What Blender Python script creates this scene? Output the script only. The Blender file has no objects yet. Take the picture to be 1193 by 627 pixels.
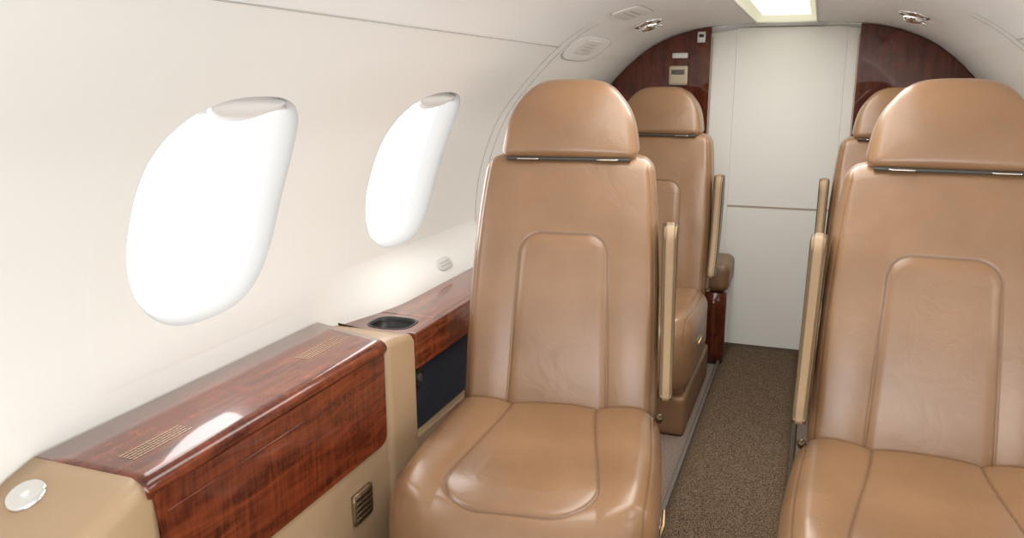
import bpy, bmesh, math, random
import numpy as np
from mathutils import Vector, Matrix
random.seed(4)
S = bpy.context.scene
COL = S.collection
R = math.radians
try:
    S.view_settings.view_transform = 'Standard'
except Exception:
    pass

# ------------------------------------------------------------------ materials
def newmat(name):
    m = bpy.data.materials.new(name); m.use_nodes = True
    nt = m.node_tree
    b = nt.nodes['Principled BSDF']
    return m, nt, b

def simple(name, col, rough=.5, metal=0., coat=0., spec=.5, bump=0., bscale=200.):
    m, nt, b = newmat(name)
    b.inputs['Base Color'].default_value = (*col, 1)
    b.inputs['Roughness'].default_value = rough
    b.inputs['Metallic'].default_value = metal
    b.inputs['Coat Weight'].default_value = coat
    b.inputs['Specular IOR Level'].default_value = spec
    tc = nt.nodes.new('ShaderNodeTexCoord')
    n = nt.nodes.new('ShaderNodeTexNoise'); n.inputs['Scale'].default_value = bscale
    n.inputs['Detail'].default_value = 3
    nt.links.new(tc.outputs['Object'], n.inputs['Vector'])
    if bump > 0:
        bp = nt.nodes.new('ShaderNodeBump'); bp.inputs['Strength'].default_value = bump
        bp.inputs['Distance'].default_value = .004
        nt.links.new(n.outputs['Fac'], bp.inputs['Height'])
        nt.links.new(bp.outputs['Normal'], b.inputs['Normal'])
    return m

def emis(name, col, s):
    m, nt, b = newmat(name)
    b.inputs['Base Color'].default_value = (*col, 1)
    b.inputs['Emission Color'].default_value = (*col, 1)
    b.inputs['Emission Strength'].default_value = s
    return m

def leather(name, c1, c2, rough=.4, coat=.12, wr=.35, seam_col=None):
    m, nt, b = newmat(name)
    L = nt.links
    tc = nt.nodes.new('ShaderNodeTexCoord')
    big = nt.nodes.new('ShaderNodeTexNoise'); big.inputs['Scale'].default_value = 5; big.inputs['Detail'].default_value = 3
    ramp = nt.nodes.new('ShaderNodeValToRGB')
    ramp.color_ramp.elements[0].position = .3; ramp.color_ramp.elements[0].color = (*c1, 1)
    ramp.color_ramp.elements[1].position = .7; ramp.color_ramp.elements[1].color = (*c2, 1)
    L.new(tc.outputs['Object'], big.inputs['Vector']); L.new(big.outputs['Fac'], ramp.inputs['Fac'])
    out = ramp.outputs['Color']
    if seam_col:
        at = nt.nodes.new('ShaderNodeAttribute'); at.attribute_name = 'seam_mask'
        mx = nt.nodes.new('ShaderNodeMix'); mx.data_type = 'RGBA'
        L.new(at.outputs['Fac'], mx.inputs[0]); L.new(out, mx.inputs[6]); mx.inputs[7].default_value = (*seam_col, 1)  # mixes a darker colour along the seam lines
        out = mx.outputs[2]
    L.new(out, b.inputs['Base Color'])
    b.inputs['Roughness'].default_value = rough
    b.inputs['Coat Weight'].default_value = coat; b.inputs['Coat Roughness'].default_value = .25
    v = nt.nodes.new('ShaderNodeTexVoronoi'); v.inputs['Scale'].default_value = 420
    w = nt.nodes.new('ShaderNodeTexNoise'); w.inputs['Scale'].default_value = 10; w.inputs['Detail'].default_value = 6; w.inputs['Distortion'].default_value = 1.6
    L.new(tc.outputs['Object'], v.inputs['Vector']); L.new(tc.outputs['Object'], w.inputs['Vector'])
    b1 = nt.nodes.new('ShaderNodeBump'); b1.inputs['Strength'].default_value = wr; b1.inputs['Distance'].default_value = .008
    b2 = nt.nodes.new('ShaderNodeBump'); b2.inputs['Strength'].default_value = .15; b2.inputs['Distance'].default_value = .001
    L.new(w.outputs['Fac'], b1.inputs['Height']); L.new(v.outputs['Distance'], b2.inputs['Height'])
    L.new(b1.outputs['Normal'], b2.inputs['Normal']); L.new(b2.outputs['Normal'], b.inputs['Normal'])
    return m

def wood(name, sc, dark, light, coat=1.0, sc2=(26, 26, 26), mixf=.32, rot=(0, 0, 0), p0=.34, p1=.68, crough=.02):
    m, nt, b = newmat(name); L = nt.links
    tc = nt.nodes.new('ShaderNodeTexCoord')
    mp = nt.nodes.new('ShaderNodeMapping'); mp.inputs['Scale'].default_value = sc
    mp2 = nt.nodes.new('ShaderNodeMapping'); mp2.inputs['Scale'].default_value = sc2; mp2.inputs['Rotation'].default_value = rot
    n = nt.nodes.new('ShaderNodeTexNoise'); n.inputs['Scale'].default_value = 1; n.inputs['Detail'].default_value = 6; n.inputs['Distortion'].default_value = .9
    n2 = nt.nodes.new('ShaderNodeTexNoise'); n2.inputs['Scale'].default_value = 1; n2.inputs['Detail'].default_value = 2; n2.inputs['Distortion'].default_value = 1.0
    mx = nt.nodes.new('ShaderNodeMix'); mx.data_type = 'FLOAT'; mx.inputs[0].default_value = mixf
    L.new(tc.outputs['Object'], mp.inputs['Vector']); L.new(mp.outputs['Vector'], n.inputs['Vector'])
    L.new(tc.outputs['Object'], mp2.inputs['Vector']); L.new(mp2.outputs['Vector'], n2.inputs['Vector'])
    L.new(n.outputs['Fac'], mx.inputs[2]); L.new(n2.outputs['Fac'], mx.inputs[3])
    r = nt.nodes.new('ShaderNodeValToRGB')
    r.color_ramp.elements[0].position = p0; r.color_ramp.elements[0].color = (*dark, 1)
    r.color_ramp.elements[1].position = p1; r.color_ramp.elements[1].color = (*light, 1)
    L.new(mx.outputs[0], r.inputs['Fac']); L.new(r.outputs['Color'], b.inputs['Base Color'])
    b.inputs['Roughness'].default_value = .25; b.inputs['Specular IOR Level'].default_value = .15
    b.inputs['Coat Weight'].default_value = coat; b.inputs['Coat Roughness'].default_value = crough
    b.inputs['Coat IOR'].default_value = 1.46
    return m

def carpet(name, c1, c2, sc=260, bmp=.8):
    m, nt, b = newmat(name); L = nt.links
    tc = nt.nodes.new('ShaderNodeTexCoord')
    n = nt.nodes.new('ShaderNodeTexNoise'); n.inputs['Scale'].default_value = sc; n.inputs['Detail'].default_value = 2
    r = nt.nodes.new('ShaderNodeValToRGB')
    r.color_ramp.elements[0].position = .38; r.color_ramp.elements[0].color = (*c1, 1)
    r.color_ramp.elements[1].position = .64; r.color_ramp.elements[1].color = (*c2, 1)
    L.new(tc.outputs['Object'], n.inputs['Vector']); L.new(n.outputs['Fac'], r.inputs['Fac'])
    L.new(r.outputs['Color'], b.inputs['Base Color'])
    b.inputs['Roughness'].default_value = .95; b.inputs['Specular IOR Level'].default_value = .1
    bp = nt.nodes.new('ShaderNodeBump'); bp.inputs['Strength'].default_value = bmp; bp.inputs['Distance'].default_value = .003
    L.new(n.outputs['Fac'], bp.inputs['Height']); L.new(bp.outputs['Normal'], b.inputs['Normal'])
    return m

M = {}
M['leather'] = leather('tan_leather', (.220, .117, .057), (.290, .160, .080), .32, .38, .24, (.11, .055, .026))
M['leather_base'] = leather('tan_leather_base', (.19, .100, .048), (.225, .120, .058), .42, .08, .14)
M['beige'] = leather('beige_leather', (.42, .282, .165), (.46, .312, .185), .42, .08, .05)
M['wall'] = simple('cream_wall', (.865, .857, .82), .6, spec=.25, bump=.015, bscale=400)
M['ceil'] = simple('ceiling_white', (.895, .892, .88), .6, spec=.25, bump=.015, bscale=400)
M['door'] = simple('door_white', (.88, .86, .80), .8, spec=.1, bump=.015, bscale=300)
M['seam'] = simple('seam_grey', (.46, .45, .43), .7)
M['joint'] = simple('joint_tan', (.42, .345, .265), .6)
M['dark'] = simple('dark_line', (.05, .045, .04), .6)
M['wood'] = wood('mahogany_gloss', (60, 5, 60), (.070, .0115, .0048), (.265, .060, .021), 1., (22, 40, 22), .30, (0, 0, .5), .36, .66, .06)
M['wood_f'] = wood('mahogany_ripple', (44, 5, 44), (.060, .0092, .0037), (.225, .046, .016), 1., (30, 75, 10), .34, (.35, 0, 0), .35, .67, .03)
M['wood_v'] = wood('mahogany_upright', (44, 44, 5), (.050, .0095, .0045), (.155, .034, .014), .9)
M['carpet'] = carpet('aisle_carpet', (.046, .030, .019), (.215, .147, .095), 270, .5)
M['carpet2'] = carpet('side_carpet', (.12, .088, .070), (.32, .25, .20), 280, .45)
M['chrome'] = simple('chrome', (.8, .8, .8), .15, 1.)
M['clip'] = simple('clip_metal', (.50, .47, .43), .25, 1.)
M['bronze'] = simple('bronze_metal', (.42, .30, .17), .32, .9)
M['brass'] = simple('brass_grille', (.30, .215, .125), .38, .8)
M['bronze_d'] = simple('dark_bronze', (.13, .088, .048), .32, .7)
M['arm'] = simple('gold_tan', (.27, .175, .092), .38, .15)
M['black'] = simple('black_plastic', (.012, .012, .013), .38)
M['navy'] = simple('navy_cloth', (.012, .017, .031), .7, bump=.1, bscale=500)
M['plac'] = simple('placard_white', (.82, .81, .79), .5)
M['print'] = simple('placard_print', (.50, .48, .46), .6)
M['lidprint'] = simple('lid_print', (.42, .28, .20), .6)
M['tag'] = simple('tag_beige', (.62, .52, .38), .5)
M['rail'] = simple('rail_grey', (.15, .125, .105), .6)
M['pane'] = emis('daylight_pane', (.98, .99, 1), 4.2)
M['lamp'] = emis('lamp_diffuser', (.97, .98, .84), .92)
M['lamp_side'] = emis('lamp_side', (.95, .95, .74), .30)
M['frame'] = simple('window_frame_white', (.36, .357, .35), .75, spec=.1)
M['white'] = simple('fitting_white', (.80, .79, .76), .5)
M['slat'] = simple('slat_tone', (.66, .65, .61), .6)
M['shade'] = simple('shade_white', (.80, .80, .79), .6)

# ------------------------------------------------------------------ object helpers
def mk(name, verts, faces, mat, parent=None, smooth=True, local=False):
    me = bpy.data.meshes.new(name)
    if parent is not None and not local:
        L = parent.location
        verts = [(v[0]-L[0], v[1]-L[1], v[2]-L[2]) for v in verts]
    me.from_pydata([tuple(map(float, v)) for v in verts], [], faces)
    bm = bmesh.new(); bm.from_mesh(me)
    bmesh.ops.recalc_face_normals(bm, faces=bm.faces)
    bm.to_mesh(me); bm.free()
    me.polygons.foreach_set('use_smooth', [smooth]*len(me.polygons))
    me.materials.append(M[mat]); me.update()
    o = bpy.data.objects.new(name, me); COL.objects.link(o)
    if parent is not None: o.parent = parent
    return o

def thing(name, loc, label=None, cat=None, group=None, rz=0, kind=None):
    o = bpy.data.objects.new(name, None); COL.objects.link(o)
    o.location = loc; o.rotation_euler = (0, 0, rz); o.empty_display_size = .05
    tag(o, label, cat, group, kind); return o
def tag(o, label=None, cat=None, group=None, kind=None):
    if label: o['label'] = label
    if cat: o['category'] = cat
    if group: o['group'] = group
    if kind: o['kind'] = kind
    return o

SEAM_MASK = [None]
def rb(h, r, n, fn=None, at=(0, 0, 0)):
    """rounded box surface lattice, optional deformation"""
    nx, ny, nz = n
    idx = {}; P = []; F = []
    def vid(i, j, k):
        key = (i, j, k)
        if key not in idx:
            idx[key] = len(P); P.append((2*i/nx-1, 2*j/ny-1, 2*k/nz-1))
        return idx[key]
    for i in range(nx):
        for j in range(ny):
            for k in (0, nz):
                F.append((vid(i, j, k), vid(i+1, j, k), vid(i+1, j+1, k), vid(i, j+1, k)))
    for i in range(nx):
        for k in range(nz):
            for j in (0, ny):
                F.append((vid(i, j, k), vid(i+1, j, k), vid(i+1, j, k+1), vid(i, j, k+1)))
    for j in range(ny):
        for k in range(nz):
            for i in (0, nx):
                F.append((vid(i, j, k), vid(i, j+1, k), vid(i, j+1, k+1), vid(i, j, k+1)))
    P = np.array(P); h = np.array(h, float)
    p = P*h; q = np.clip(p, -(h-r), h-r); d = p-q
    L = np.linalg.norm(d, axis=1)[:, None]; L[L == 0] = 1
    p = q + d/L*r
    SEAM_MASK[0] = None
    if fn is not None:
        res = fn(p[:, 0].copy(), p[:, 1].copy(), p[:, 2].copy())
        if len(res) > 3: SEAM_MASK[0] = res[3]
        p = np.stack(res[:3], 1)
    p = p + np.array(at)
    return p, F
def rbox(name, h, r, n, mat, parent=None, at=(0, 0, 0), fn=None, local=False):
    p, F = rb(h, r, n, fn, at)
    st_ = SEAM_MASK[0]
    o = mk(name, p, F, mat, parent, True, local)
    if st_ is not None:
        a = o.data.attributes.new('seam_mask', 'FLOAT', 'POINT')
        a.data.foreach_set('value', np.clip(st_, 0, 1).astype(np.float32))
    return o

def prism(name, poly, axis, d0, d1, mat, parent=None, bev=0., local=False):
    """poly in the two remaining axes (order x,y,z), extruded on axis"""
    bm = bmesh.new()
    def P(u, v, d):
        return {'x': (d, u, v), 'y': (u, d, v), 'z': (u, v, d)}[axis]
    a = [bm.verts.new(P(u, v, d0)) for u, v in poly]
    b = [bm.verts.new(P(u, v, d1)) for u, v in poly]
    bm.faces.new(a); bm.faces.new(b[::-1])
    for i in range(len(poly)):
        j = (i+1) % len(poly)
        bm.faces.new((a[j], a[i], b[i], b[j]))
    bmesh.ops.recalc_face_normals(bm, faces=bm.faces)
    if bev > 0:
        es = [e for e in bm.edges if e.calc_face_angle(0) > .5]
        bmesh.ops.bevel(bm, geom=es, offset=bev, segments=3, profile=.5, affect='EDGES')
    bm.verts.ensure_lookup_table(); bm.verts.index_update()
    vs = [tuple(v.co) for v in bm.verts]; fs = [[v.index for v in f.verts] for f in bm.faces]
    bm.free()
    return mk(name, vs, fs, mat, parent, False, local)

def tube_data(pts, r, n=8, closed=False):
    pts = [Vector(p) for p in pts]; V = []; F = []
    N = len(pts)
    up = None
    for i, p in enumerate(pts):
        if closed: t = (pts[(i+1) % N]-pts[i-1]).normalized()
        else: t = (pts[min(i+1, N-1)]-pts[max(i-1, 0)]).normalized()
        if up is None:
            up = Vector((0, 0, 1)) if abs(t.z) < .9 else Vector((1, 0, 0))
        up = (up - t*up.dot(t)).normalized(); s = t.cross(up)
        for k in range(n):
            a = 2*math.pi*k/n
            V.append(p + (up*math.cos(a)+s*math.sin(a))*r)
    for i in range(N if closed else N-1):
        for k in range(n):
            a = i*n+k; b = i*n+(k+1) % n; i2 = (i+1) % N
            F.append((a, b, i2*n+(k+1) % n, i2*n+k))
    if not closed:
        F.append(tuple(range(n))); F.append(tuple((N-1)*n+k for k in range(n)))
    return V, F
def tube(name, pts, r, mat, parent=None, n=8, closed=False, local=False):
    V, F = tube_data(pts, r, n, closed)
    return mk(name, V, F, mat, parent, True, local)

def lathe(name, prof, mat, parent=None, at=(0, 0, 0), normal=(0, 0, 1), n=32, local=False, sq=(1, 1)):
    """prof: list of (radius, height) around normal"""
    nrm = Vector(normal).normalized()
    q = Vector((0, 0, 1)).rotation_difference(nrm)
    V = []; F = []
    for (r, h) in prof:
        for k in range(n):
            a = 2*math.pi*k/n
            V.append(q @ Vector((r*math.cos(a)*sq[0], r*math.sin(a)*sq[1], h)) + Vector(at))
    for i in range(len(prof)-1):
        for k in range(n):
            F.append((i*n+k, i*n+(k+1) % n, (i+1)*n+(k+1) % n, (i+1)*n+k))
    F.append(tuple(range(n))); F.append(tuple((len(prof)-1)*n+k for k in range(n)))
    return mk(name, V, F, mat, parent, True, local)

# ------------------------------------------------------------------ cabin cross-section
CP = [(.70, 0), (.79, .2), (.855, .4), (.885, .6), (.888, .7), (.882, .8), (.862, .9), (.825, 1.0), (.785, 1.07),
      (.728, 1.139), (.68, 1.19), (.627, 1.242), (.545, 1.303), (.44, 1.35), (.32, 1.378), (.16, 1.392), (0, 1.395)]
def catmull(P, n=14):
    out = []
    Q = [tuple(2*np.array(P[0])-np.array(P[1]))] + P + [(-P[-2][0], P[-2][1])]
    for i in range(1, len(Q)-2):
        p0, p1, p2, p3 = [np.array(q, float) for q in Q[i-1:i+3]]
        for k in range(n):
            t = k/n
            out.append(.5*((2*p1)+(-p0+p2)*t+(2*p0-5*p1+4*p2-p3)*t*t+(-p0+3*p1-3*p2+p3)*t**3))
    out.append(np.array(P[-1], float)); return np.array(out)
D = catmull(CP)
# light smoothing
for _ in range(6):
    D[1:-1] = .25*D[:-2]+.5*D[1:-1]+.25*D[2:]
HS = np.concatenate([[0], np.cumsum(np.linalg.norm(np.diff(D, axis=0), axis=1))])
def xz(s): return np.interp(s, HS, D[:, 0]), np.interp(s, HS, D[:, 1])
def s_of_z(z): return float(np.interp(z, D[:, 1], HS))
def s_of_x_top(x):
    k = int(np.argmax(D[:, 1] > 1.0))
    return float(np.interp(-x, -D[k:, 0], HS[k:]))
def X_of_z(z): return float(np.interp(z, D[:, 1], D[:, 0]))
def nrm(s):
    x0, z0 = xz(s-.004); x1, z1 = xz(s+.004)
    t = np.array([x1-x0, z1-z0]); t /= np.linalg.norm(t)
    return np.array([t[1], -t[0]])          # outward for the +x half
def pt(side, Y, s, out=0.):
    x, z = xz(s)
    if out:
        n = nrm(s); x += n[0]*out; z += n[1]*out
    return (side*x, Y, z)

YB, YE = -.7, 3.67
S_SEAM = s_of_z(1.258)
WIN = [1.175, 1.925]
SWC = (s_of_z(.722)+s_of_z(1.128))/2
SWH = (s_of_z(1.128)-s_of_z(.722))/2
WH = .198
NP = 2.6
def se(a, n=NP):
    c, s = math.cos(a), math.sin(a)
    return (math.copysign(abs(c)**(2/n), c), math.copysign(abs(s)**(2/n), s))

def wall(side, name):
    V = []; F = []
    def grid(y0, y1, s0, s1, ny, ns):
        b = len(V)
        for i in range(ny+1):
            for j in range(ns+1):
                V.append(pt(side, y0+(y1-y0)*i/ny, s0+(s1-s0)*j/ns))
        for i in range(ny):
            for j in range(ns):
                a = b+i*(ns+1)+j
                F.append((a, a+1, a+ns+2, a+ns+1))
    bw, bs = .27, SWH+.06
    ys = [YB]
    for w in WIN: ys += [w-bw, w+bw]
    ys.append(YE)
    for i in range(len(ys)-1):
        grid(ys[i], ys[i+1], 0, SWC-bs, 2, 26)
        grid(ys[i], ys[i+1], SWC+bs, S_SEAM, 2, 8)
        if i % 2 == 0: grid(ys[i], ys[i+1], SWC-bs, SWC+bs, 2, 60)
    N, K = 240, 10
    for w in WIN:
        b = len(V)
        for k in range(N):
            a = 2*math.pi*k/N
            ix, iy = se(a); ix *= WH; iy *= SWH
            m = max(abs(ix)/bw, abs(iy)/bs)
            ox, oy = ix/m, iy/m
            for q in range(K+1):
                t = q/K
                V.append(pt(side, w+ix+(ox-ix)*t, SWC+iy+(oy-iy)*t))
            V.append(pt(side, w+ox*1.03, SWC+oy*1.03, .0012))     # lap behind the neighbouring liner
        for k in range(N):
            for q in range(K+1):
                a = b+k*(K+2)+q; c = b+((k+1) % N)*(K+2)+q
                F.append((a, a+1, c+1, c))
    o = mk(name, V, F, 'wall'); tag(o, kind='structure'); return o
wall(-1, 'wall_left'); wall(1, 'wall_right')

def window(side, yc, idx):
    root = thing('window_%d' % idx, (side*.88, yc, .92), kind='structure')
    N = 128
    rings = [(1.0, 0.0), (.988, .003), (.968, .010), (.94, .030), (.912, .054)]
    V = []; F = []
    for (f, o) in rings:
        for k in range(N):
            ix, iy = se(2*math.pi*k/N)
            V.append(pt(side, yc+ix*WH*f, SWC+iy*SWH*f, o))
    for r in range(len(rings)-1):
        for k in range(N):
            F.append((r*N+k, r*N+(k+1) % N, (r+1)*N+(k+1) % N, (r+1)*N+k))
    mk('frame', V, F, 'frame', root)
    # inner shade track line
    def disc(f0, o, lim=None, rings=8):
        V = []; F = []
        fs = [f0*i/rings for i in range(1, rings+1)]
        V.append(pt(side, yc, SWC, o))
        for f in fs:
            for k in range(N):
                ix, iy = se(2*math.pi*k/N)
                V.append(pt(side, yc+ix*WH*f, SWC+iy*SWH*f, o))
        for k in range(N): F.append((0, 1+k, 1+(k+1) % N))
        for r in range(rings-1):
            for k in range(N):
                F.append((1+r*N+k, 1+r*N+(k+1) % N, 1+(r+1)*N+(k+1) % N, 1+(r+1)*N+k))
        return V, F
    V, F = disc(.915, .054); mk('pane', V, F, 'pane', root)
    # retracted shade peeking out at the top
    V = []; F = []; n = 24
    for i in range(n+1):
        u = -.80+1.6*i/n
        top = (1-abs(u)**NP)**(1/NP)*.955
        lo = .82-.05*math.sqrt(max(0, 1-(u/.82)**4))
        lo = min(lo, top-.002)
        for o_ in (.018, .026):
            for q in (0, 1):
                V.append(pt(side, yc+u*WH, SWC+(top if q else lo)*SWH, o_))
    for i in range(n):
        a = i*4; b = a+4
        F += [(a, a+1, b+1, b), (a+2, b+2, b+3, a+3), (a, b, b+2, a+2), (a+1, a+3, b+3, b+1)]
    mk('shade', V, F, 'shade', root)
    # scooped pull lip of the shade
    V = []; F = []
    for i in range(n+1):
        u = -.50+1.0*i/n
        dn = .21*math.sqrt(max(0, 1-(u/.50)**2))
        for q in range(5):
            t = q/4
            V.append(pt(side, yc+u*WH, SWC+(.90-dn*t)*SWH, .016-.010*math.sin(math.pi*t)))
    for i in range(n):
        for q in range(4):
            a = i*5+q; F.append((a, a+1, a+6, a+5))
    mk('shade_handle', V, F, 'shade', root)
    return root
n_ = 1
for sd in (-1, 1):
    for w in WIN:
        window(sd, w, n_); n_ += 1

# ceiling with a recess for the light
LX, LY0, LY1 = .118, .7, 3.60
sl = np.linspace(S_SEAM, s_of_x_top(LX), 40)
cols = [(-xz(s)[0], xz(s)[1]) for s in sl]
cols[-1] = (-LX, cols[-1][1])
cols += [(0, 1.395)]
cols += [(-x, z) for x, z in cols[:-1][::-1]]
rows = [YB, LY0, LY1, YE]
V = [(x, y, z) for y in rows for x, z in cols]; nC = len(cols); F = []
for i in range(3):
    for j in range(nC-1):
        if i == 1 and abs((cols[j][0]+cols[j+1][0])/2) < LX: continue
        a = i*nC+j; F.append((a, a+1, a+nC+1, a+nC))
tag(mk('ceiling', V, F, 'ceil'), kind='structure')
ZL = cols[39][1]

lt = thing('ceiling_light', (0, 2.1, ZL), 'long recessed ceiling light glowing warm white down the aisle', 'ceiling light')
DX = .026; DZ = .024
mk('housing', [(-LX, LY0, ZL), (LX, LY0, ZL), (LX, LY1, ZL), (-LX, LY1, ZL),
               (-LX+DX, LY0+.02, ZL+DZ), (LX-DX, LY0+.02, ZL+DZ), (LX-DX, LY1-.015, ZL+DZ), (-LX+DX, LY1-.015, ZL+DZ)],
   [(0, 1, 5, 4), (1, 2, 6, 5), (2, 3, 7, 6), (3, 0, 4, 7)], 'lamp_side', lt, False)
mk('diffuser', [(-LX+DX, LY0+.02, ZL+DZ), (LX-DX, LY0+.02, ZL+DZ), (LX-DX, LY1-.015, ZL+DZ), (-LX+DX, LY1-.015, ZL+DZ)],
   [(0, 1, 2, 3)], 'lamp', lt, False)
for sx in (-1, 1):
    rbox('edge_rail', (.004, (LY1-LY0)/2-.002, .004), .003, (3, 2, 3), 'white', lt, (sx*(LX-.001), (LY0+LY1)/2, ZL-.001))
rbox('end_trim', (LX+.018, .012, .006), .003, (3, 2, 3), 'white', lt, (0, LY1+.013, ZL-.001))
rbox('end_trim', (LX+.036, .010, .010), .003, (3, 2, 3), 'white', lt, (0, LY1+.035, ZL-.004))

# seams of the liner
def trim(i, o):
    o.name = 'trim_%d' % i; tag(o, kind='structure'); return o
trim(1, tube('trim', [pt(-1, y, S_SEAM, -.0003) for y in np.linspace(YB, 2.46, 12)], .0016, 'seam'))
trim(2, tube('trim', [pt(1, y, S_SEAM, -.0003) for y in np.linspace(YB, 2.46, 12)], .0016, 'seam'))
k_ = 3
for sd in (-1, 1):
    for y in (2.455, 2.52):
        trim(k_, tube('trim', [pt(sd, y, s, -.0003) for s in np.linspace(s_of_z(.66), s_of_x_top(.5), 50)], .0016, 'seam')); k_ += 1
# cove where the liner swells out above the far console; it stops below the window opening
V = []; F = []
ny, nz = 30, 16
CZ1 = .716
def s3(t):
    t = min(max(t, 0), 1); return t*t*(3-2*t)
def cove(Y, z):
    a = s3((Y-1.50)/.34)
    t = (z-.575)/(CZ1-.575)
    return -(X_of_z(z)-a*.066*(1-s3(t))+(.0004 if t > .98 else -.0002))
for i in range(ny+1):
    Y = 1.50+(2.455-1.50)*i/ny
    for j in range(nz+1):
        z = .575+(CZ1-.575)*j/nz
        V.append((cove(Y, z), Y, z))
for i in range(ny):
    for j in range(nz):
        a = i*(nz+1)+j; F.append((a, a+1, a+nz+2, a+nz+1))
trim(k_, mk('trim', V, F, 'wall')); k_ += 1

# ------------------------------------------------------------------ floor
tag(mk('floor', [(-.71, YB, 0), (.71, YB, 0), (.71, YE, 0), (-.71, YE, 0)], [(0, 1, 2, 3)], 'carpet2', None, False), kind='structure')
o = rbox('carpet_runner', (.152, 2.16, .004), .003, (8, 60, 2), 'carpet', None, (-.006, 1.46, .0045))
tag(o, 'dark brown flecked carpet runner along the narrow aisle', 'carpet')
trim(k_, rbox('trim', (.007, 2.16, .010), .003, (3, 2, 3), 'rail', None, (-.166, 1.46, .0105))); k_ += 1
trim(k_, rbox('trim', (.007, 2.16, .010), .003, (3, 2, 3), 'bronze_d', None, (.155, 1.46, .0105))); k_ += 1

# ------------------------------------------------------------------ front bulkhead and door
pl = [(-x, z) for x, z in D[::6]] + [(0, 1.395)] + [(x, z) for x, z in D[::6][::-1]]
o = prism('wall_front', pl, 'y', 3.67, 3.70, 'door'); tag(o, kind='structure')
dr = thing('door_1', (.02, 3.66, 0), kind='structure')
prism('upper_panel', [(-.195, .631), (.235, .631), (.235, 1.374), (-.195, 1.374)], 'y', 3.646, 3.67, 'door', dr)
prism('lower_panel', [(-.195, .005), (.235, .005), (.235, .625), (-.195, .625)], 'y', 3.646, 3.67, 'door', dr)
prism('joint_strip', [(-.195, .624), (.235, .624), (.235, .632), (-.195, .632)], 'y', 3.645, 3.67, 'joint', dr)
prism('side_casing', [(-.30, .0), (-.1957, .0), (-.1957, 1.37), (-.30, 1.355)], 'y', 3.6458, 3.67, 'door', dr)
prism('side_casing', [(.2357, .0), (.285, .0), (.285, 1.365), (.2357, 1.37)], 'y', 3.6458, 3.67, 'door', dr)

def woodpanel(sd, xi, label):
    prf = [(sd*(x-.004), z-.003) for x, z in D[::5] if x > xi+.01]
    poly = [(sd*xi, 0.0)] + prf + [(sd*xi, float(np.interp(-xi, -D[100:, 0], D[100:, 1]))-.004)]
    root = thing('bulkhead_panel', (sd*.5, 3.62, 0), label, 'wood panel')
    prism('panel', poly, 'y', 3.600, 3.634, 'wood_v', root)
    prism('edge_strip', [(sd*xi, 0), (sd*(xi-.005), 0), (sd*(xi-.005), 1.34), (sd*xi, 1.34)], 'y', 3.600, 3.634, 'joint', root)
    return root
wl = woodpanel(-1, .295, 'glossy mahogany bulkhead panel with small notices, left of the white door')
wr = woodpanel(1, .280, 'glossy mahogany bulkhead panel without notices, right of the white door')
# notices on the left panel
pp = rbox('switch_plate', (.040, .006, .040), .005, (6, 2, 6), 'tag', wl, (-.425, 3.595, 1.182))
rbox('switch_window', (.028, .003, .010), .002, (4, 2, 4), 'rail', wl, (-.425, 3.589, 1.196))
rbox('notice', (.033, .003, .011), .002, (4, 2, 2), 'plac', wl, (-.421, 3.597, 1.264))
rbox('sticker', (.017, .003, .022), .002, (4, 2, 2), 'plac', wl, (-.335, 3.597, 1.338))
rbox('sticker_print', (.010, .001, .006), .0005, (2, 2, 2), 'dark', wl, (-.335, 3.5935, 1.343))

# ------------------------------------------------------------------ ceiling fittings
def on_ceiling(x, Y, out=0.):
    s = s_of_x_top(abs(x)); sd = 1 if x > 0 else -1
    n = nrm(s)
    return Vector(pt(sd, Y, s, out)), Vector((-sd*n[0], 0, -n[1]))
for x, lab in ((-.425, 'round chrome air nozzle on ceiling left of the light'), (.405, 'round chrome air nozzle on ceiling right of the light')):
    p, n = on_ceiling(x, 2.9)
    g = thing('air_nozzle', p, lab, 'air vent', 'ceiling air nozzles')
    lathe('bezel', [(.048, -.002), (.050, .004), (.044, .010), (.036, .008), (.034, .004)], 'chrome', g, p, n)
    lathe('nozzle', [(.030, .002), (.030, .018), (.024, .026), (.014, .028), (.012, .022)], 'chrome', g, p, n)
    lathe('nozzle_core', [(.011, .020), (.010, .026), (.004, .028)], 'black', g, p, n)
    t1 = n.cross(Vector((0, 1, 0))).normalized()
    V, F = tube_data([p+n*.02+t1*.026, p+n*.024+t1*.044], .004, 8)
    mk('lever', V, F, 'chrome', g)

# plates following the liner
def patch(name, side, yc, sc, hy, hs, out, thick, mat, parent, nexp=3.2, N=64):
    V = []; F = []
    rings = [(0.01, out-thick), (.5, out-thick), (.93, out-thick), (.985, out-thick*.7), (1., out)]
    for f, o in rings:
        for k in range(N):
            a, b = se(2*math.pi*k/N, nexp)
            V.append(pt(side, yc+a*hy*f, sc+b*hs*f, o))
    for r in range(len(rings)-1):
        for k in range(N):
            F.append((r*N+k, r*N+(k+1) % N, (r+1)*N+(k+1) % N, (r+1)*N+k))
    F.append(tuple(range(N)))
    return mk(name, V, F, mat, parent)
sp = s_of_x_top(.405)
g = thing('ceiling_notice', pt(-1, 2.55, sp), 'small pale printed notice plate on ceiling ahead of left air nozzle', 'notice')
patch('plate', -1, 2.55, sp, .120, .046, 0.0005, .006, 'plac', g, 6)
pr = []
for k in range(64):
    a, b = se(2*math.pi*k/64, 6); pr.append(pt(-1, 2.55+a*.121, sp+b*.047, -.0003))
tube('plate_edge', pr, .0014, 'seam', g, 6, True)
for q in range(2):
    patch('printed_line', -1, 2.55, sp-.010+.020*q, .075, .0022, -.0058, .0006, 'print', g, 6, 24)
sc0 = s_of_z(1.264)
cv = thing('handle_cover', pt(-1, 2.76, sc0), 'long oval white cover plate with a small notice above the seat', 'cover plate')
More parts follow.
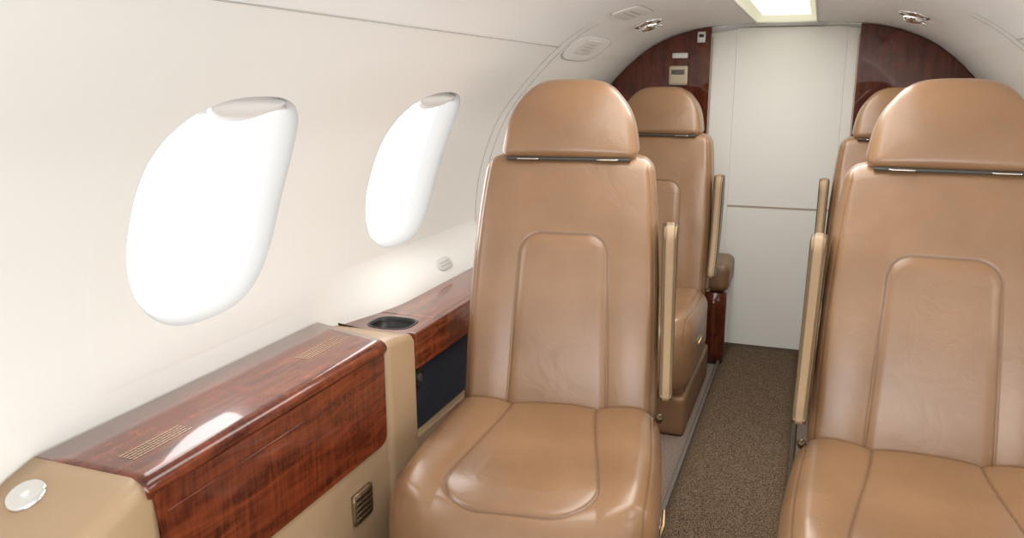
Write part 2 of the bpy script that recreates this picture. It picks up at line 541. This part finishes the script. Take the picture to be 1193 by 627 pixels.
patch('cover', -1, 2.76, sc0, .215, .060, 0.0005, .002, 'ceil', cv)
pr = []
for k in range(64):
    a, b = se(2*math.pi*k/64, 3.2); pr.append(pt(-1, 2.76+a*.216, sc0+b*.061, -.0003))
tube('gasket', pr, .0012, 'seam', cv, 6, True)
patch('notice', -1, 2.75, sc0+.008, .095, .034, -.002, .0015, 'plac', cv, 9)
for q in range(3):
    patch('printed_line', -1, 2.75, sc0-.006+.014*q, .060-.006*q, .0018, -.0035, .0006, 'print', cv, 6, 24)

# ------------------------------------------------------------------ side ledge (near cabinet)
def wallx(z): return -(X_of_z(z)-.006)
XI = -.685
lg = thing('side_ledge', (-.78, 1.2, 0), 'beige side ledge with glossy mahogany lid and front under the near window', 'ledge')
zs = [0, .1, .2, .3, .4, .5, .6]
back = [(wallx(z), z) for z in zs]
body = [(XI+.018, .0), (XI+.012, .2), (XI+.004, .385), (XI-.004, .602)] + [(wallx(.602), .602)] + back[::-1]
YT = 1.452                                     # far end of the wood
prism('side_panel', body, 'y', .80, YT+.004, 'beige', lg, .0)
# post at the far end
def post_sec(zt):
    r_ = .016
    s_ = [(XI+.022, .0), (XI+.016, .2), (XI+.012, .385), (XI+.010, zt-r_)]
    for a in np.linspace(.3, math.pi/2, 5): s_.append((XI+.010-r_+r_*math.cos(a), zt-r_+r_*math.sin(a)))
    return s_+[(wallx(zt), zt)]+[(wallx(z), z) for z in zs[::-1]]
V = []; F = []
YP = 1.588
pst = [(YT+.004, .608), (YT+.03, .609), (YT+.065, .606), (YT+.095, .600), (YP-.004, .594), (YP, .588)]
for y, zt in pst: V += [(x, y, z) for x, z in post_sec(zt)]
m_ = len(post_sec(.6))
for i in range(len(pst)-1):
    for j in range(m_):
        F.append((i*m_+j, i*m_+(j+1) % m_, (i+1)*m_+(j+1) % m_, (i+1)*m_+j))
F.append(tuple(range(m_))); F.append(tuple((len(pst)-1)*m_+j for j in range(m_)))
mk('end_post', V, F, 'beige', lg)
# wood front
rr = .022; yE, zB = YT-.008, .392
poly = [(.792, .604), (.80, .55), (.83, zB)]
poly += [(yE-rr+rr*math.sin(a), zB+rr-rr*math.cos(a)) for a in np.linspace(0, math.pi/2, 8)]
poly += [(yE, .604)]
o = prism('front_panel', poly, 'x', XI-.01, XI+.014, 'wood_f', lg, .003)
# lid line on the wood front
tube('front_bead', [(XI+.0145, .815, .560), (XI+.0145, YT-.02, .560)], .0014, 'wood', lg, 6)
# lid: flat top rolling over the front edge, far end cut at a slant
ZT = .622
def lid():
    xw = wallx(.61)+.002
    sec = [(xw, .604), (xw, ZT)]
    r_ = .021
    xe = XI-.005
    for t in np.linspace(0, 1, 4)[1:]: sec.append((xw+(xe-xw)*t, ZT))
    for a in np.linspace(.12, math.pi/2, 10): sec.append((xe+r_*math.sin(a), ZT-r_+r_*math.cos(a)))
    sec += [(xe+.018, .591), (XI-.01, .594), (XI-.03, .602)]
    V = []; F = []
    m = len(sec)
    ys_ = [.783, .786]+list(np.linspace(.80, YT-.02, 10))+[YT-.003, YT]
    for i, y in enumerate(ys_):
        k = .85 if i in (0, len(ys_)-1) else 1
        fr = max(0, (y-.80)/(YT-.80))
        for x, z in sec:
            sl_ = .062*fr*min(max((xe-x)/(xe-xw), 0), 1)
            V.append((x, y+sl_, .604+(z-.604)*k))
    for i in range(len(ys_)-1):
        for j in range(m):
            F.append((i*m+j, i*m+(j+1) % m, (i+1)*m+(j+1) % m, (i+1)*m+j))
    F.append(tuple(range(m))); F.append(tuple((len(ys_)-1)*m+j for j in range(m)))
    return mk('lid', V, F, 'wood', lg)
lid()
# leather end cap, lofted towards the camera
def sect(Y, zt, xi):
    pts = []
    r = min(.026, zt*.4)
    for z in np.linspace(0, max(zt-r, .001), 8): pts.append((xi+.015*(1-z/.6), Y, z))
    for a in np.linspace(.15, math.pi/2, 7): pts.append((xi-r+r*math.cos(a), Y, zt-r+r*math.sin(a)))
    xw = wallx(zt)
    for t in np.linspace(.2, 1, 5): pts.append((xi-r+(xw-(xi-r))*t, Y, zt))
    for z in np.linspace(zt, 0, 8)[1:]: pts.append((wallx(z), Y, z))
    return pts
st = [(.80, .618, XI+.008), (.786, .621, XI+.012), (.74, .608, XI+.009), (.69, .586, XI+.005), (.63, .55, XI-.002), (.57, .50, XI-.010), (.52, .43, XI-.018), (.48, .33, XI-.025), (.455, .20, XI-.03), (.45, .06, XI-.03)]
V = []; F = []
for a in st: V += sect(*a)
m_ = len(sect(*st[0]))
for i in range(len(st)-1):
    for j in range(m_):
        F.append((i*m_+j, i*m_+(j+1) % m_, (i+1)*m_+(j+1) % m_, (i+1)*m_+j))
F.append(tuple(range(m_))); F.append(tuple((len(st)-1)*m_+j for j in range(m_)))
cap = mk('end_cap', V, F, 'beige', lg)
bn = Vector((.02, -.38, .92)).normalized(); bp_ = Vector((-.822, .722, .601))
bt = lathe('button', [(.027, -.004), (.027, .004), (.023, .008), (.019, .006)], 'chrome', lg, bp_, bn)
lathe('button_face', [(.019, .002), (.016, .0045), (.006, .0055)], 'clip', lg, bp_, bn)
lathe('button_mark', [(.007, .005), (.005, .0085)], 'plac', lg, bp_, bn, 16)
# brass grille low on the side
gr = rbox('vent_frame', (.006, .036, .034), .004, (3, 4, 4), 'brass', lg, (XI+.011, 1.335, .300))
for q in range(5):
    rbox('vent_slat', (.003, .030, .0046), .002, (2, 4, 2), 'bronze_d', lg, (XI+.0155, 1.335, .276+.012*q))
# printed notices on the lid
def printed(Y, X, L, W, rows_):
    V = []; F = []
    z_ = ZT+.0005
    for r_ in range(rows_):
        u = -L/2
        while u < L/2-.004:
            l = random.uniform(.004, .012); l = min(l, L/2-u)
            x0 = X - W/2 + W*(r_+.12)/rows_; x1 = X - W/2 + W*(r_+.72)/rows_
            b = len(V)
            V += [(x0, Y+u, z_), (x1, Y+u, z_), (x1, Y+u+l, z_), (x0, Y+u+l, z_)]
            F.append((b, b+1, b+2, b+3)); u += l+.0012
    return mk('lid_notice', V, F, 'lidprint', lg, False)
printed(1.365, -.766, .16, .034, 5)
printed(.885, -.748, .12, .032, 5)

# far console with the cup holder
cn = thing('cup_holder_console', (-.78, 2.0, 0), 'mahogany topped side console with black cup holder beside the seat', 'console')
back2 = [(wallx(z), z) for z in (0, .1, .2, .3, .4, .5, .56)]
Y2 = YP+.003
prism('body', [(XI-.035, .0), (XI-.035, .50), (XI-.006, .505), (XI-.006, .56)] + back2[::-1], 'y', Y2, 2.452, 'beige', cn)
prism('fascia', [(Y2+.003, .505), (2.45, .505), (2.45, .593), (Y2+.003, .593)], 'x', XI-.012, XI+.012, 'wood', cn, .004)
prism('top', [(-.838, 1.725), (XI-.004, 1.725), (XI-.004, 2.45), (-.818, 2.45)], 'z', .556, .593, 'wood', cn, .003)
cp = Vector((-.765, 1.654, .592))
# tray with a real oblong hole
N = 72; V = []; F = []
x0, x1, y0, y1 = -.868, XI-.004, Y2, 1.724
CX, CY = 1.04, .92
def sqr(a):
    c, s = se(a, 3.0); return c, s
for k in range(N):
    c, s_ = sqr(2*math.pi*k/N)
    hx_, hy_ = c*.050*CX, s_*.050*CY
    L_ = math.hypot(hx_, hy_); ux, uy = hx_/L_, hy_/L_
    tx = ((x1-cp.x)/ux if ux > 1e-6 else ((x0-cp.x)/ux if ux < -1e-6 else 1e9))
    ty = ((y1-cp.y)/uy if uy > 1e-6 else ((y0-cp.y)/uy if uy < -1e-6 else 1e9))
    t = min(tx, ty)
    V += [(cp.x+hx_, cp.y+hy_, .565), (cp.x+hx_, cp.y+hy_, .592), (cp.x+ux*t, cp.y+uy*t, .592), (cp.x+ux*t, cp.y+uy*t, .565)]
for k in range(N):
    a = 4*k; b = 4*((k+1) % N)
    for q in range(3): F.append((a+q, a+q+1, b+q+1, b+q))
mk('cup_tray', V, F, 'wood', cn, False)
def ringmesh(name, prof, mat, close=True):
    V = []; F = []
    for r_, h in prof:
        for k in range(48):
            c, s_ = sqr(2*math.pi*k/48); V.append((cp.x+r_*c*CX, cp.y+r_*s_*CY, cp.z+h))
    for i in range(len(prof)-1):
        for k in range(48): F.append((i*48+k, i*48+(k+1) % 48, (i+1)*48+(k+1) % 48, (i+1)*48+k))
    if close: F.append(tuple((len(prof)-1)*48+k for k in range(48)))
    return mk(name, V, F, mat, cn)
ringmesh('cup_holder', [(.0545, -.001), (.0545, .0012), (.0525, .0016), (.049, .0008), (.0465, -.006), (.0445, -.024), (.036, -.026), (.003, -.026)], 'black')
nv = prism('recess_panel', [(Y2+.003, .325), (2.40, .325), (2.40, .504), (Y2+.003, .504)], 'x', XI-.034, XI-.024, 'navy', cn, .003)
prism('lower_panel', [(Y2+.003, .0), (2.45, .0), (2.45, .322), (Y2+.003, .322)], 'x', XI-.034, XI-.008, 'beige', cn, .003)
lathe('socket_ring', [(.024, 0), (.024, .008), (.019, .010), (.017, .006)], 'black', cn, (XI-.024, 1.662, .460), (1, 0, 0))
lathe('socket_plug', [(.012, .0), (.012, .007), (.006, .009)], 'dark', cn, (XI-.022, 1.662, .460), (1, 0, 0))
# small oval vent low on the wall, lying on the cove
vp = Vector((cove(2.12, .634), 2.12, .634))
v1 = Vector((cove(2.12, .644), 2.12, .644))-Vector((cove(2.12, .624), 2.12, .624))
vn = Vector((0, 1, 0)).cross(v1).normalized()
if vn.x < 0: vn = -vn
vt = thing('wall_vent', vp, 'small oval white vent low on the wall, just above the wood console', 'vent')
vu = v1.normalized()
def oval(name, hy, hu, h0, h1, mat):
    V = []; F = []; N = 40
    for f, h in ((1, h0), (1, h1), (.92, h1+.001), (.05, h1+.001)):
        for k in range(N):
            a, b = se(2*math.pi*k/N, 3)
            V.append(vp+Vector((0, 1, 0))*(a*hy*f)+vu*(b*hu*f)+vn*h)
    for r in range(3):
        for k in range(N):
            F.append((r*N+k, r*N+(k+1) % N, (r+1)*N+(k+1) % N, (r+1)*N+k))
    return mk(name, V, F, mat, vt)
oval('vent_plate', .046, .020, -.003, .0025, 'slat')
for q in range(2):
    c = vp+vu*(-.005+.010*q)+vn*.0032
    V, F = tube_data([c-Vector((0, .030, 0)), c+Vector((0, .030, 0))], .0012, 6)
    mk('slat', V, F, 'seam', vt)

# ------------------------------------------------------------------ seats
def sstep(a): a = np.clip(a, 0, 1); return a*a*(3-2*a)
REC = .25
def f_back(x, y, z):
    hx, hy, hz = .23, .06, .3125
    t = (z/hz+1)/2
    w = .233-.004*t-.028*t**3
    X = x/hx*w
    fw = np.clip(-y/hy, 0, 1)**2
    z = z-.018*np.clip((t-.7)/.3, 0, 1)**2*np.abs(x/hx)**5
    zz = z+.6725
    hw = .104+.016*(.8-zz)/.43
    dx = np.abs(X)-hw; dz = zz-.80; r = .048
    qx, qz = dx+r, dz+r
    d = np.minimum(np.maximum(qx, qz), 0)+np.hypot(np.maximum(qx, 0), np.maximum(qz, 0))-r
    groove = np.exp(-(d/.0021)**2)*.0030
    ins = 1/(1+np.exp(np.clip(d/.006, -40, 40)))
    bol = np.sin(math.pi*np.clip((np.abs(X)-hw)/(w-hw), 0, 1))*.006*sstep((.90-zz)/.14)
    ds = np.abs(X)-(w-.013)
    side = np.exp(-(ds/.0022)**2)*.0020
    # soft padding that rolls down to the seam
    pad = np.clip(-d/.022, 0, 1); pad = 1-(1-pad)**2
    y = y+fw*(groove+side)-fw*(1-ins)*bol-fw*ins*(.0050*pad)
    y = y-fw*(.011*np.sin(math.pi*t)+.003*(1-np.clip(np.abs(X)/w, 0, 1)**2))
    y = y+.06+REC*(zz-.37)
    seam_mask = fw*np.maximum(np.exp(-(d/.0017)**2)*.75, np.exp(-(ds/.0018)**2)*.45)
    return X, y, zz, seam_mask
def f_head(x, y, z):
    hx, hy, hz = .168, .070, .094
    t = (z/hz+1)/2
    X = x*(1-.13*t-.15*t**4)
    z = z-.042*t**1.3*np.abs(x/hx)**4-.005*t*(x/hx)**2
    fw = np.clip(-y/hy, 0, 1)
    y = y*(1-.14*t**2)
    y = y-fw*.013*(1-(x/hx)**2)*np.sin(math.pi*np.clip(t*.8+.1, 0, 1))
    zz = z+1.066
    return X, y+.056+REC*(zz-.37), zz
def f_pan(x, y, z):
    hx, hy, hz = .25, .290, .115
    f = (1-y/hy)/2
    w = .247+.011*np.sin(math.pi*np.clip(f*.9, 0, 1))
    xc = x/hx*w
    tw = np.clip(z/hz, 0, 1)**1.2
    Yl = y-.262
    hw = .100+.048*sstep(f*1.05)
    xn = np.abs(x/hx)
    bow = f**4*(.080*xn**3)
    r = .090
    Ys = Yl+f**4*.02*xn**2
    qx = np.abs(xc)-hw+r; qy = (-Ys-.518)+r
    d = np.minimum(np.maximum(qx, qy), 0)+np.hypot(np.maximum(qx, 0), np.maximum(qy, 0))-r
    groove = np.exp(-(d/.0024)**2)*.0036+np.exp(-(d/.008)**2)*.0014
    ins = 1/(1+np.exp(np.clip(d/.008, -40, 40)))
    bol = np.sin(math.pi*np.clip((np.abs(xc)-hw)/(w-hw), 0, 1))*.010
    de = np.abs(xc)-(w-.022)
    edge = np.exp(-(de/.0022)**2)*.0022
    z = z+tw*(.024*f-.022*np.clip((f-.74)/.26, 0, 1)**2 - groove - edge + (1-ins)*bol + ins*.006*np.clip(-d/.06, 0, 1))
    Yl = Yl+bow-f**6*.008*(1-xn**2)
    sidew = 1-np.clip(np.abs(z/hz), 0, 1)**2
    Yl = Yl-.014*f**8*sidew
    seam_mask = (tw > .30)*np.maximum(np.exp(-(d/.0020)**2)*.75, np.exp(-(de/.0018)**2)*.45)
    return xc-.004, Yl, z+.290, seam_mask
SEATMESH = {}
def seat_part(name, builder, mat, parent):
    if name not in SEATMESH:
        o = builder(); SEATMESH[name] = o.data
        o.parent = parent
        return o
    o = bpy.data.objects.new(name, SEATMESH[name]); COL.objects.link(o); o.parent = parent
    return o

def build_seat(loc, rz, s, label, group, near=True, armx=.256):
    t = thing('cabin_seat', loc, label, 'seat', group, rz)
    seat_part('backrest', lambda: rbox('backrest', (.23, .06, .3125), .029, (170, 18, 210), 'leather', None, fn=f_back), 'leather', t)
    h = seat_part('headrest', lambda: rbox('headrest', (.168, .070, .094), .028, (72, 32, 48), 'leather', None, fn=f_head), 'leather', t)
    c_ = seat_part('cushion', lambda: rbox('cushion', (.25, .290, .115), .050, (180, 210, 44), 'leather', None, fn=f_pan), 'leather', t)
    if not near: c_.location = (0, 0, -.014)
    def f_skirt(x, y, z):
        f = (1-y/.25)/2
        return x*(1+.02*f), y+.09*f**4*np.abs(x/.235)**3-.26, z+.170
    seat_part('seat_skirt', lambda: rbox('seat_skirt', (.226, .25, .045), .016, (40, 40, 12), 'leather_base', None, fn=f_skirt), 'leather_base', t)
    if near:
        b0 = seat_part('base_near', lambda: rbox('base', (.150, .250, .075), .02, (30, 30, 12), 'leather_base', None, at=(-s*.02, -.150, .076)), 'leather_base', t)
    else:
        b0 = seat_part('base_far', lambda: rbox('base', (.240, .315, .070), .012, (30, 30, 12), 'leather_base', None, at=(0, -.175, .071)), 'leather_base', t)
    b0.name = 'base'
    # dark strip added as the gap's shadow, plus clips, under the headrest
    seat_part('headrest_gap_shadow', lambda: rbox('headrest_gap_shadow', (.150, .012, .004), .003, (20, 4, 3), 'dark', None, at=(0, .150, .9735)), 'dark', t)
    for sx in (-1, 1):
        c = seat_part('clip' if sx < 0 else 'clip_b', lambda: rbox('clip', (.026, .004, .0022), .0018, (8, 4, 4), 'clip', None, at=(sx*.095, .136, .9735)), 'chrome', t)
        c.name = 'headrest_clip'
    # raised armrest on the aisle side: bronze sides with a tan edge strip all round
    def f_arm(x, y, z):
        hz = .182
        t_ = (z/hz+1)/2
        k = .68+.32*np.sin(math.pi*np.clip(t_*.75+.12, 0, 1))
        e = np.sqrt(np.clip(1-np.clip((np.abs(t_-.5)-.40)/.11, 0, 1)**2, 0, 1))
        k = k*(.50+.50*e)
        y = y*k-.060*(1-t_)**3+.014*np.sin(math.pi*t_)
        zz = z+.644
        return x*(.82+.18*t_)+s*(armx-.006*t_), y+.022+.27*(zz-.46), zz
    key = 'armrest_%d_%d' % (s, near)
    a = seat_part(key, lambda: rbox('armrest', (.0180, .048, .182), .004, (10, 18, 60), 'bronze_d', None, fn=f_arm), 'arm', t)
    a.name = 'armrest'
    a2 = seat_part('armedge_%d_%d' % (s, near), lambda: rbox('armrest_edging', (.0105, .0515, .185), .004, (10, 18, 60), 'arm', None, fn=f_arm), 'arm', t)
    a2.name = 'armrest_edging'
    b_ = seat_part('pivot_%d' % s, lambda: lathe('pivot_knob', [(.009, 0), (.010, .010), (.008, .014), (.003, .016)], 'bronze_d', None, (s*.240, -.015, .392), (s*.3, -.35, 1), 20), 'bronze', t)
    b_.name = 'pivot_knob'
    ox = .259 if s < 0 else .251
    def lever():
        p, F = rb((.005, .030, .014), .004, (4, 10, 6))
        return mk('recline_plate', p+np.array((s*ox, -.31, .295)), F, 'chrome')
    l_ = seat_part('lever_%d' % s, lever, 'chrome', t); l_.name = 'recline_plate'
    def lever2():
        return tube('recline_lever', [(s*(ox+.002), -.335, .282), (s*(ox+.010), -.31, .295), (s*(ox+.010), -.285, .315)], .004, 'bronze')
    l2 = seat_part('lever2_%d' % s, lever2, 'chrome', t); l2.name = 'recline_lever'
    return t
G = 'tan leather cabin seats'
build_seat((-.382, 1.74, 0), R(9), 1, 'near tan leather seat beside the windows and mahogany ledge, turned slightly to aisle', G, True, .254)
build_seat((.412, 1.74, 0), R(-2), -1, 'near tan leather seat on right of aisle, cut by the photo edge', G, True, .250)
f1 = build_seat((-.432, 3.05, 0.0), 0, 1, 'far tan leather seat left of aisle, behind the near window-side seat', G, False, .254)
f2 = build_seat((.436, 3.05, 0.0), 0, -1, 'far tan leather seat right of aisle, mostly hidden behind the near right seat', G, False, .254)
for f_ in (f1, f2): f_.scale = (1, 1, .98)

# low cabinet in front of the bulkhead
cb = thing('low_cabinet', (-.30, 3.46, 0), 'low mahogany cabinet with tan padded top between far left seat and door', 'cabinet')
rbox('cabinet_body', (.17, .125, .155), .012, (6, 6, 6), 'wood_v', cb, (-.318, 3.46, .156))
rbox('padded_top', (.176, .13, .060), .030, (24, 20, 16), 'leather_base', cb, (-.318, 3.46, .371))

# ------------------------------------------------------------------ light
w = bpy.data.worlds.new('World'); S.world = w; w.use_nodes = True
bg = w.node_tree.nodes['Background']
bg.inputs[0].default_value = (.97, .985, 1, 1); bg.inputs[1].default_value = 1.25
def area(name, loc, rot, sx, sy, p, col=(1, 1, 1)):
    l = bpy.data.lights.new(name, 'AREA'); l.shape = 'RECTANGLE'; l.size = sx; l.size_y = sy; l.energy = p; l.color = col
    o = bpy.data.objects.new(name, l); COL.objects.link(o); o.location = loc; o.rotation_euler = rot
    return o
area('cabin_fill', (.2, -.55, .55), (R(120), 0, R(-10)), 1.0, .8, 14, (.98, .99, 1))  # unseen fill added behind the camera to brighten walls and ceiling
area('cabin_wash', (0, 2.2, 1.37), (0, 0, 0), .5, 2.1, 15, (1, .988, .962))

cam = bpy.data.cameras.new('Camera'); co = bpy.data.objects.new('Camera', cam); COL.objects.link(co)
cam.sensor_fit = 'HORIZONTAL'; cam.sensor_width = 36; cam.lens = 950/1193*36
cam.clip_start = .02
co.location = (.15, 0, 1.15); co.rotation_euler = (R(90-12.84), 0, R(20.3))
S.camera = co
